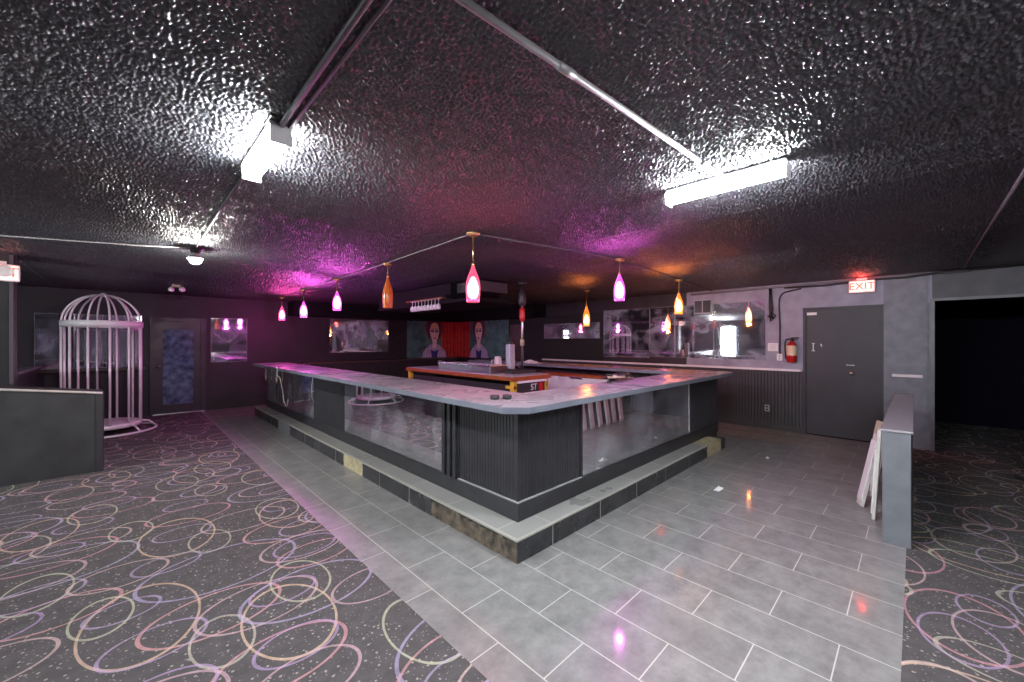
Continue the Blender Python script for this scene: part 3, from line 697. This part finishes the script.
# broken places where tiles have come off, and one painted light patch
bm = nb()
random.seed(3)
n = 22
for k in range(n):
    y0 = .0 + 1.05 * k / n; y1 = .0 + 1.05 * (k + 1) / n; d = random.uniform(.003, .010); hz = random.uniform(.12, .148)
    add_box(bm, -d, .001, y0, y1, 0, hz)
obj('broken_board', bm, M['plyold'], st, label='splintered bare board where step tiles have come off at the corner')
bm = nb(); add_box(bm, -.006, .001, 2.45, 3.0, 0, .146); obj('backer_and_light_patch', bm, M['backer'], st, label='tan backer board on the long side of the step')
bm = nb(); add_box(bm, -.006, .001, 5.2, 5.9, 0, .146); obj('backer_and_light_patch', bm, mat('reflected_light_blue', (.30, .33, .36), .5), st, label='pale painted patch of reflected light on the far end of the step')  # pale blue plate painted in for light reflected on the riser
bm = nb(); add_box(bm, 5.45 - sx, 5.98 - sx, .0, .183, .146, .158); add_box(bm, 5.45 - sx, 5.98 - sx, -.006, 0, 0, .147); obj('backer_and_light_patch', bm, M['backer'], st, label='yellowed backer board at the right end of the step')

# ------------------------------------------------------------------ things on and inside the bar
isl = thing('work_island', 'work table inside the bar with an orange wood top and yellow legs', 'table', (3.8, 3.85, 0))
box('tabletop', M['wood'], 0, .80, 0, 2.9, .972, 1.03, bev=.006, parent=isl)
box('top_sheet', M['steelgrey'], 0.03, .77, .03, 2.87, 1.03, 1.036, parent=isl)
for x, y in ((.03, .03), (.70, .03), (.03, 2.80), (.70, 2.80)):
    bm = nb(); add_box(bm, x, x + .07, y, y + .07, 0, .972, .006)
    s = 1 if y < 1 else -1
    add_prism(bm, [(x + .01, y), (x + .06, y), (x + .06, y + .07 + s * .10), (x + .01, y + .07 + s * .10)], .86, .90)
    obj('leg', bm, M['yellow'], isl)
box('under_cabinet', M['black'],   .11, .69, .08, 2.8, .05, .90, parent=isl)
box('white_batten', M['white'],   .10, .70, -.004, .03, .938, .970, parent=isl)
box('end_panel', M['black'],   .11, .69, .035, .08, .5, .938, parent=isl)
text('lettering', 'ST', M['white'], isl, .13, (.45, .030, .86), (PI / 2, 0, 0), .002)
box('red_patch', M['red'],   .56, .64, .028, .034, .78, .92, parent=isl)

t = thing('chest_cooler', 'long white chest with an orange-red lid edge inside the bar', 'cooler', (5.75, 4.1, 0))
box('body', M['white'], -.17, .17, -.95, .95, .0, .90, bev=.01, parent=t)
box('lid', M['wood'], -.18, .18, -.96, .96, .90, .93, bev=.01, parent=t)
box('lid_handle', M['steel'], -.20, -.18, -.12, .12, .88, .91, bev=.004, parent=t)

# long steel tray, beer tower and others on the island
t = thing('drip_tray', 'long low steel unit lying on the work table inside the bar', 'tray', (4.08, 5.05, 1.036))
box('tray_body', M['steel'], -.18, .18, -.60, .75, 0, .12, bev=.01, parent=t)
bm = nb()
for k in range(18): add_box(bm, -.16, .16, -.56 + k * .07, -.53 + k * .07, .12, .126)
obj('grate', bm, M['steelgrey'], t)
box('front_lip', M['chrome'], -.20, -.18, -.60, .75, .10, .135, bev=.003, parent=t)
t = thing('dispenser', 'tall blue-grey drink dispenser standing on the work table', 'dispenser', (4.47, 4.60, 1.036))
bm = nb(); add_box(bm, -.075, .075, -.07, .07, 0, .04, .006); obj('base', bm, M['black'], t)
bm = nb(); add_box(bm, -.055, .055, -.055, .055, .04, .44, .015); obj('tank', bm, M['steelgrey'], t)
bm = nb(); add_lathe(bm, [(.05, .44), (.05, .47), (.02, .50), (.02, .56), (0, .565)], 16); obj('lid', bm, M['black'], t)
tube('spout', M['chrome'], [(.055, -.04, .10), (.10, -.08, .10), (.115, -.095, .06)], .010, t)
t = thing('drink_jug', 'pale pink squat jug beside the tall drink dispenser', 'jug', (4.37, 4.79, 1.036))
bm = nb(); add_lathe(bm, [(0, 0), (.06, .0), (.065, .02), (.06, .20), (.05, .22), (.05, .24), (0, .24)], 20); obj('body', bm, mat('pale_pink_plastic', (.55, .45, .47), .4), t)
tube('handle', M['steelgrey'], [(-.055, .02, .19), (-.10, .04, .18), (-.105, .04, .09), (-.06, .02, .06)], .010, t)
t = thing('serving_tray', 'black tray under the drink dispenser on the work table', 'tray', (4.34, 4.28, 1.036))
bm = nb(); add_box(bm, -.24, .26, -.12, .10, 0, .012, .003)
for a in ((-.24, .26, -.12, -.11), (-.24, .26, .09, .10), (-.24, -.23, -.12, .10), (.25, .26, -.12, .10)): add_box(bm, *a, .012, .035)
obj('tray_pan', bm, M['black'], t)
bm = nb(); add_lathe(bm, [(0, 0), (.034, 0), (.036, .004), (.042, .15), (.038, .15), (.033, .01), (0, .01)], 18)
tag(obj('drinking_glass', bm, M['glass'], loc=(4.02, 5.93, 1.036)), 'clear glass standing at the far end of the steel unit', 'glass')
# pole to the ceiling with a red wrap
t = thing('service_pole', 'thin grey pole from the work table to the ceiling with a red wrap', 'pole', (4.54, 4.40, 1.036))
tube('shaft', M['steel'], [(0, 0, 0), (0, 0, 2.45 - 1.036)], .018, t)
bm = nb(); add_lathe(bm, [(.0, .80), (.035, .81), (.045, .86), (.045, .98), (.03, 1.03), (0, 1.03)], 16); obj('red_wrap', bm, M['red'], t)
bm = nb(); add_lathe(bm, [(0, 1.05), (.05, 1.06), (.065, 1.12), (.06, 1.24), (.03, 1.30), (0, 1.31)], 14); obj('black_tape', bm, M['black'], t)
bm = nb(); add_lathe(bm, [(0, 1.40), (.07, 1.40), (.07, 1.425), (0, 1.425)], 18); obj('ceiling_flange', bm, M['black'], t)
bm = nb(); add_lathe(bm, [(0, .42), (.035, .42), (.035, .52), (0, .52)], 12); obj('clamp', bm, M['tan'], t)

# overhead canopy with hanging glasses
cn = thing('overhead_canopy', 'dark hanging canopy over the middle of the bar', 'canopy', (3.7, 4.6, 2.14))
bm = nb(); add_box(bm, 0, 1.1, 0, 3.1, 0, .05, .004); obj('bottom_board', bm, M['soffit'], cn)
bm = nb(); add_box(bm, .02, 1.08, .6, 3.08, .05, .32); obj('box_body', bm, M['soffit'], cn)
bm = nb(); add_prism(bm, [(.15, .05), (.75, .05), (.75, .60), (.15, .60)], .16, .32); obj('duct', bm, M['ducts'], cn)
for x in (.05, 1.05):
    for y in (.05, 3.0): tube('hanger_rod', M['black'], [(x, y, .05), (x, y, .36)], .012, cn)
rk = thing('glass_rack', 'wooden peg rack for stemware hanging under the canopy', 'rack', (3.62, 5.2, 2.19))
box('back_rail', M['soffit'], -.01, .06, 0, 1.1, .03, .07, parent=rk)
for k in range(11): tube('peg', M['wood'], [(-.09, .05 + k * .1, .02), (.06, .05 + k * .1, .035)], .011, rk, 8)
bm = nb(); add_lathe(bm, [(.030, 0), (.030, .004), (.005, -.010), (.004, -.065), (.012, -.075), (.030, -.095), (.036, -.125), (.032, -.165), (.030, -.165), (.033, -.125), (.0, -.078)], 14, capends=False)
wg = obj('wine_glass', bm, mat('bright_stemware', (.9, .9, .95), .08, trans=.35), loc=(3.56, 5.30, 2.20))
tag(wg, 'stemmed glass hanging upside down in the row under the canopy', 'glass', 'wine glasses hanging on the peg rack')
for k in range(1, 9):
    c = wg.copy(); C.objects.link(c); c.location = (3.56, 5.30 + k * .10, 2.20)

# small cups on the counter, papers, rag pile
bm = nb(); add_lathe(bm, [(0, 0), (.032, 0), (.036, .006), (.038, .03), (.034, .034), (.030, .012), (0, .010)], 18)
cup = tag(obj('ashtray', bm, M['black'], loc=(2.10, 2.34, 1.066)), 'left of two small round black ashtrays on the bar corner', 'ashtray', 'ashtrays on the bar corner')
c = cup.copy(); C.objects.link(c); c.location = (2.185, 2.285, 1.066); c['label'] = 'right of two small round black ashtrays on the bar corner'
def crumple(name, m, loc, sx, sy, sz, label, cat, seed=1):
    random.seed(seed); bm = nb()
    bmesh.ops.create_grid(bm, x_segments=14, y_segments=12, size=.5)
    for v in bm.verts:
        r = math.hypot(v.co.x, v.co.y)
        v.co.z = max(0, (.5 - r)) * 1.2 * random.uniform(.2, 1.0) + .012
        v.co.x *= sx * random.uniform(.92, 1.08); v.co.y *= sy * random.uniform(.92, 1.08); v.co.z *= sz
    return tag(obj(name, bm, m, loc=loc), label, cat)
o = crumple('paper_heap', M['paper'], (6.2, 5.75, 1.067), .22, .55, .14, 'crumpled white papers lying at the far end of the bar counter', 'paper', 4)
md = o.modifiers.new('thick', 'SOLIDIFY'); md.thickness = .004
# tangle of cables on the counter
random.seed(11)
bm = nb()
for k in range(7):
    p = [(random.uniform(-.30, .30) , random.uniform(-.07, .07), .014 + .05 * random.random() + .006 * k) for _ in range(9)]
    q = []
    for a, b_ in zip(p, p[1:]):
        for s in range(4): q.append(tuple(a[i] * (1 - s / 4) + b_[i] * s / 4 for i in range(3)))
    for _ in range(3): q = [q[0]] + [tuple((q[i - 1][j] + 2 * q[i][j] + q[i + 1][j]) / 4 for j in range(3)) for i in range(1, len(q) - 1)] + [q[-1]]
    add_tube(bm, q, .010, 7, mi=k % 3)
tag(obj('cable_tangle', bm, [M['cordblack'], M['rag'], M['tan']], loc=(4.05, 2.38, 1.066)), 'tangle of dark and tan cables on the inner edge of the bar counter', 'cable')
crumple('paper_scrap', M['paper'], (4.38, 1.42, .001), .15, .06, .06, 'white paper scrap lying on the tile floor near the step', 'paper', 8)
crumple('paper_crumb', M['paper'], (6.0, 1.35, .001), .05, .04, .04, 'tiny white scrap on the tile floor in front of the service door', 'paper', 9)

# ------------------------------------------------------------------ half wall at the right, planks, cone
t = thing('half_wall', 'grey half wall end beside the wide dark opening at the right', 'half wall', (4.12, .02, 0))
box('wall_body', M['halfwall'], 0, 2.95, 0, .155, 0, .845, bev=.003, parent=t)
box('cap', M['halftop'], -.012, 2.96, -.012, .167, .845, .865, bev=.005, parent=t)
bm = nb(); add_box(bm, .0, 2.9, -.008, 0, 0, .08); obj('base_trim', bm, M['black'], t)
g = 'white planks leaning on the half wall'
PL = .80
def plank(x, lean, ln, w, label, first=None, rz=0.0):
    if first is None:
        t = thing('white_plank', label, 'plank', (x, .18, 0), 0, g)
        bm = nb(); add_box(bm, -w / 2, w / 2, -.012, .012, 0, ln, .003); obj('board', bm, M['oldwhite'], t)
        bm = nb(); add_box(bm, -w / 2 + .008, w / 2 - .008, .012, .020, .05, ln - .18, .002); obj('raised_strip', bm, M['white'], t)
        bm = nb(); add_box(bm, -w / 2, w / 2, .0125, .0145, ln - .12, ln, .0005); obj('dirty_end', bm, M['tan'], t)
        return t
    t = copy_tree(first); t['label'] = label; return t
def put(t, x, foot, ang, rz=0):
    t.location = (x, .19 + foot, .004); t.rotation_euler = (ang, 0, rz)
p0 = plank(4.9, 0, .80, .115, 'nearest dirty white plank leaning on the half wall beside the tile floor')
put(p0, 4.90, .17, math.radians(11), .36)
labs = ['second white plank in the row leaning on the half wall, behind the nearest', 'third white plank in the row along the half wall, seen in the bar mirror', 'fourth white plank along the half wall, seen in the bar mirror',
        'fifth white plank along the half wall, seen in the bar mirror', 'sixth white plank along the half wall, seen in the bar mirror', 'seventh white plank along the half wall, seen in the bar mirror',
        'eighth white plank along the half wall, seen in the bar mirror', 'last white plank of the row, farthest along the half wall']
xs = [4.62, 5.30, 5.56, 5.82, 6.06, 6.30, 6.54, 6.78]
for i, (x, lb) in enumerate(zip(xs, labs)):
    p = plank(x, 0, 0, 0, lb, p0)
    put(p, x, .06 if i == 0 else .10 + .012 * (i % 3), math.radians(3.0 if i == 0 else 7 + (i % 3)), 0); p.scale = (1, 1,   .97 if i == 0 else .82)
cn = thing('traffic_cone', 'orange traffic cone with two white bands in the dark opening', 'traffic cone', (7.0, -1.02, 0), .4)
bm = nb(); add_box(bm, -.19, .19, -.19, .19, .002, .03, .012); obj('base', bm, M['rubber'], cn)
def cr(z): return .145 - (.145 - .03) * z / .9
bm = nb(); add_lathe(bm, [(cr(0), .03), (cr(.1), .1), (cr(.9), .9), (.028, .905), (0, .905)], 32); obj('cone_body', bm, M['orange'], cn)
for a, b_ in ((.50, .60), (.66, .80)):
    bm = nb(); add_lathe(bm, [(cr(a) + .001, a), (cr(a) + .003, a + .003), (cr(b_) + .003, b_ - .003), (cr(b_) + .001, b_)], 32, capends=False); obj('reflective_band', bm, M['reflect'], cn)

# ------------------------------------------------------------------ ceiling fixtures
def led(label, loc, rotz, L):
    t = thing('tube_light', label, 'ceiling light', loc, rotz, None)
    box('housing', M['white'], -.045, .045, -L / 2, L / 2, .035, .062, bev=.004, parent=t)
    bm = nb()
    prof = [(.042 * math.cos(a) * (1.12 - .12 * math.sin(a)), .040 - .060 * math.sin(a) ** .6) for a in [PI * i / 10 for i in range(11)]]
    A = [bm.verts.new((x, -L / 2, z)) for x, z in prof]; B = [bm.verts.new((x, L / 2, z)) for x, z in prof]
    for i in range(10): bm.faces.new((A[i], A[i + 1], B[i + 1], B[i])).smooth = True
    bm.faces.new(A); bm.faces.new(B[::-1]); bm.faces.new((A[0], B[0], B[-1], A[-1]))
    obj('diffuser', bm, M['tube'], t)
    for s in (-1, 1): box('end_cap', M['white'], -.044, .044, s * L / 2 - .005, s * L / 2 + .005, -.030, .05, bev=.003, parent=t)
    return t
t = led('short bright tube light on the ceiling above the carpet', (.49, 2.23, 2.425), 0, .56)
box('mounting_block', M['black'], -.05, .05, -.32, -.20, .062, .075, parent=t)
led('bright tube light on the ceiling in front of the bar, right of the centre', (2.50, .79, 2.425), 0, .64)
led('tube light on the ceiling behind the viewer on the same conduit line', (.49, -.80, 2.425), 0, 1.2)
# keyless bulb
t = thing('bare_bulb', 'bare bright bulb in a black ceiling socket near the back', 'light bulb', (.52, 5.2, 2.5))
bm = nb(); add_lathe(bm, [(0, 0), (.07, 0), (.07, -.02), (.045, -.03), (.04, -.06), (0, -.06)], 20); obj('socket', bm, M['black'], t)
bm = nb(); add_lathe(bm, [(0, -.06), (.022, -.06), (.03, -.075), (.060, -.10), (.070, -.122), (.064, -.122), (.05, -.114), (0, -.114)], 20); obj('bulb_shield', bm, M['white'], t)  # collar shape widened to shield the ceiling from the bulb's light
bm = nb(); add_lathe(bm, [(.0545, -.118), (.054, -.135), (.043, -.160), (.02, -.176), (0, -.179)], 20, capends=False); obj('bulb_glass', bm, M['bulb'], t)
# conduits
tag(tube('conduit', M['conduitdark'], [(.47, -.19, 2.475), (.48, 1.2, 2.475), (.49, 1.94, 2.475)], .012), 'thick dark conduit on the ceiling leading to the short tube light', 'conduit')
tag(tube('conduit', M['conduitdark'], [(.525, -.19, 2.482), (.525, 1.3, 2.482), (.525, 1.95, 2.482)], .008), 'thinner dark conduit beside the thick one leading to the short tube light', 'conduit')
tag(tube('conduit', M['conduitdark'], [(.49, 2.62, 2.488), (.50, 3.6, 2.488), (.52, 5.14, 2.488)], .010), 'thin dark conduit on the ceiling from the short tube light to the bare bulb', 'conduit')
t = thing('conduit', 'long grey conduit crossing the ceiling to the tube light in front of the bar', 'conduit', (.0, .83, 2.474))
tube('pipe', M['conduit'], [(-3.8, .09, 0), (.6, .05, 0), (2.45, -.055, 0)], .012, t)
tube('coupling', M['conduit'], [(1.06, .024, 0), (1.14, .019, 0)], .015, t)
tube('coupling', M['conduit'], [(2.16, -.04, 0), (2.22, -.043, 0)], .015, t)
tag(tube('ceiling_wire', M['cordwhite'], [(.46, 5.24, 2.49), (.1, 5.42, 2.485), (-.3, 5.62, 2.492), (-.8, 5.8, 2.488), (-2.0, 6.3, 2.49), (-3.9, 7.1, 2.49)], .008), 'white wire strung across the ceiling from the bare bulb toward the exit sign', 'wire')
tag(tube('conduit', M['conduitdark'], [(3.0, -.43, 2.49), (XW - .06, -.45, 2.49)], .010), 'thin rusty conduit on the ceiling running to the wide dark opening', 'conduit')
bm = nb(); add_prism(bm, [(-.05, -.02), (.0, -.035), (.06, .0), (.02, .03), (-.03, .02)], 0, .004)
struct('trim_ceiling_seam', M['ceiling'], 3.2, 3.26, -1.0, 9, H - .004, H + .01)
# pendant light tracks
tag(tube('pendant_conduit', M['conduit'], [(2.21, 2.78, 2.49), (2.30, 4.55, 2.49), (2.35, 6.35, 2.49), (2.40, 8.15, 2.49), (2.45, 9.8, 2.49)], .009), 'thin conduit on the ceiling linking the pendants over the long side of the bar', 'conduit')
tag(tube('pendant_conduit', M['conduitdark'], [(2.25, 2.74, 2.49), (4.15, 2.42, 2.49), (6.17, 2.56, 2.49), (XW - .05, 2.7, 2.48)], .009), 'thin conduit on the ceiling linking the pendants over the short side of the bar', 'conduit')
# emergency light on the ceiling near the back
t = thing('emergency_light', 'small two-headed emergency light on the ceiling above the glass door', 'emergency light', (.63, 8.9, 2.5))
box('plate', M['tan'], -.06, .06, -.05, .05, -.045, 0, bev=.004, parent=t)
for s in (-1, 1):
    bm = nb(); add_lathe(bm, [(0, -.03), (.025, -.026), (.04, .0), (.042, .03), (0, .032)], 16); obj('lamp_head', bm, M['lamphead'], t, (s * .085 * .8, s * -.06, -.085), (PI / 2.4, 0, .7))

# ------------------------------------------------------------------ pendants
GL = {'pink': glow('pink_glass', (1, .30, .40), (1.0, .10, .20), .42),
      'magenta': glow('magenta_glass', (1, .30, .9), (.95, .10, .75), .45),
      'rose': glow('rose_glass', (1, .25, .5), (1.0, .08, .30), .42),
      'amber': glow('amber_glass', (1, .45, .15), (1.0, .20, .02), .45)}
CORE = {k: mat('lit_bulb_' + k, (.9, .9, .9), .4, emit=c, estr=3.2) for k, c in (('pink', (1, .62, .66)), ('magenta', (1, .62, 1)), ('rose', (1, .55, .72)), ('amber', (1, .62, .36)))}
M['unlit'] = mat('orange_glass_faint_glow', (.52, .13, .03), .2, noise=(30, .9, (.28, .06, .02)), emit=(.5, .10, .02), estr=.10)  # slight orange emission put into the glass, though this pendant is off
def pendant(label, x, y, zb, hgt, key, col=None, power=0):
    t = thing('pendant_lamp', label, 'pendant lamp', (x, y, H), 0, 'bottle-shaped pendants over the bar')
    bm = nb(); add_lathe(bm, [(0, 0), (.030, 0), (.060, -.012), (.062, -.02), (.045, -.035), (.016, -.045), (0, -.045)], 20); obj('canopy', bm, M['brass'], t)
    top = zb + hgt
    tube('cord', M['brass'], [(0, 0, -.04), (0, 0, top - H + .0)], .006, t, n=8)
    bm = nb(); r = .060; s = hgt / .33
    pr = [(r * .93, 0), (r * .96, .012 * s), (r * 1.04, .07 * s), (r * 1.07, .13 * s), (r * 1.0, .18 * s), (r * .80, .225 * s), (r * .54, .265 * s), (r * .33, .30 * s), (r * .22, .33 * s)]
    add_lathe(bm, pr, 24, capends=False)
    add_lathe(bm, [(0, .02), (r * .92, .02)], 24, capends=False)
    obj('glass_shade', bm, M['unlit'] if key == 'unlit' else GL[key], t, (0, 0, zb - H))
    bm = nb(); add_lathe(bm, [(0, .325 * s), (.016, .325 * s), (.012, .36 * s), (0, .365 * s)], 14); obj('socket_cap', bm, M['brass'], t, (0, 0, zb - H))
    if power:
        bm = nb(); add_lathe(bm, [(0, .035), (.030, .04), (.043, .075), (.046, .115), (.040, .155), (.026, .19), (.014, .22), (0, .225)], 18)
        obj('bulb', bm, CORE[key], t, (0, 0, zb - H))
        ld = bpy.data.lights.new('pendant_bulb', 'POINT'); ld.energy = power * 2.2; ld.color = col; ld.shadow_soft_size = .03
        lo_ = bpy.data.objects.new('pendant_bulb', ld); C.objects.link(lo_); lo_.parent = t; lo_.location = (0, 0, zb - .045 - H)
MAG, RED, AMB = (1.0, .12, .85), (1.0, .08, .22), (1.0, .24, .04)
pendant('glowing pink pendant at the near corner of the bar on a long brass cord', 2.21, 2.75, 1.875, .325, 'pink', RED, 6)
t_ = pendant('unlit orange pendant over the long side of the bar', 2.33, 4.58, 1.94, .38, 'unlit')
pendant('bright magenta pendant over the long side next to the unlit orange one', 2.34, 6.25, 2.0, .29, 'magenta', MAG, 8)
pendant('pink-violet pendant, second from the far end of the long side of the bar', 2.40, 8.05, 1.97, .30, 'magenta', MAG, 9)
pendant('rose pendant at the far end of the long side of the bar', 2.46, 9.72, 1.98, .31, 'rose', (1, .08, .45), 7)
pendant('bright magenta pendant over the short side of the bar', 4.13, 2.42, 2.0, .31, 'magenta', MAG, 8)
pendant('amber pendant at the right end of the short side of the bar', 6.17, 2.58, 1.95, .33, 'amber', AMB, 7)
pendant('amber pendant over the inner far side of the bar, hanging on a long cord', 6.25, 4.36, 1.81, .38, 'amber', AMB, 4)

# exit signs' own red glow
for x, y, z, p in ((XW - .12, .56, 2.47, 1.6), (-1.15, 6.9, 2.46, .5)):
    ld = bpy.data.lights.new('exit_sign_lamp', 'POINT'); ld.energy = p; ld.color = (1, .03, .02); ld.shadow_soft_size = .04
    lo_ = bpy.data.objects.new('exit_sign_lamp', ld); C.objects.link(lo_); lo_.location = (x, y, z)

# ------------------------------------------------------------------ daylit doorway in the left wall (seen in the mirrors)
dr = bpy.data.objects.new('door_3', None); C.objects.link(dr); dr['kind'] = 'structure'
box('glass_pane', M['day'], XL + .005, XL + .02, 5.85, 6.42, .05, 2.18, parent=dr)
bm = nb(); add_box(bm, XL, XL + .05, 5.77, 5.85, 0, 2.26); add_box(bm, XL, XL + .05, 6.42, 6.50, 0, 2.26); add_box(bm, XL, XL + .05, 5.85, 6.42, 2.18, 2.26)
obj('door_frame', bm, M['black'], dr)

# ------------------------------------------------------------------ camera, world, colour
w = bpy.data.worlds.new('world'); S.world = w; w.use_nodes = True
w.node_tree.nodes['Background'].inputs[0].default_value = (.02, .02, .03, 1); w.node_tree.nodes['Background'].inputs[1].default_value = .0
cam = bpy.data.cameras.new('camera'); co = bpy.data.objects.new('camera', cam); C.objects.link(co)
cam.sensor_width = 36; cam.lens = 36 * 395 / 1024; cam.clip_start = .02
co.location = (0, 0, 1.53); co.rotation_euler = (PI / 2, 0, -math.atan2(.7, .7143))
S.camera = co
S.view_settings.view_transform = 'Standard'; S.view_settings.look = 'None'
S.view_settings.gamma = 1; S.view_settings.use_curve_mapping = False
S.view_settings.exposure = 0.85
S.cycles.use_denoising = True
S.cycles.max_bounces = 10; S.cycles.glossy_bounces = 6; S.cycles.diffuse_bounces = 5
S.cycles.sample_clamp_indirect = 20
S.cycles.blur_glossy = 0
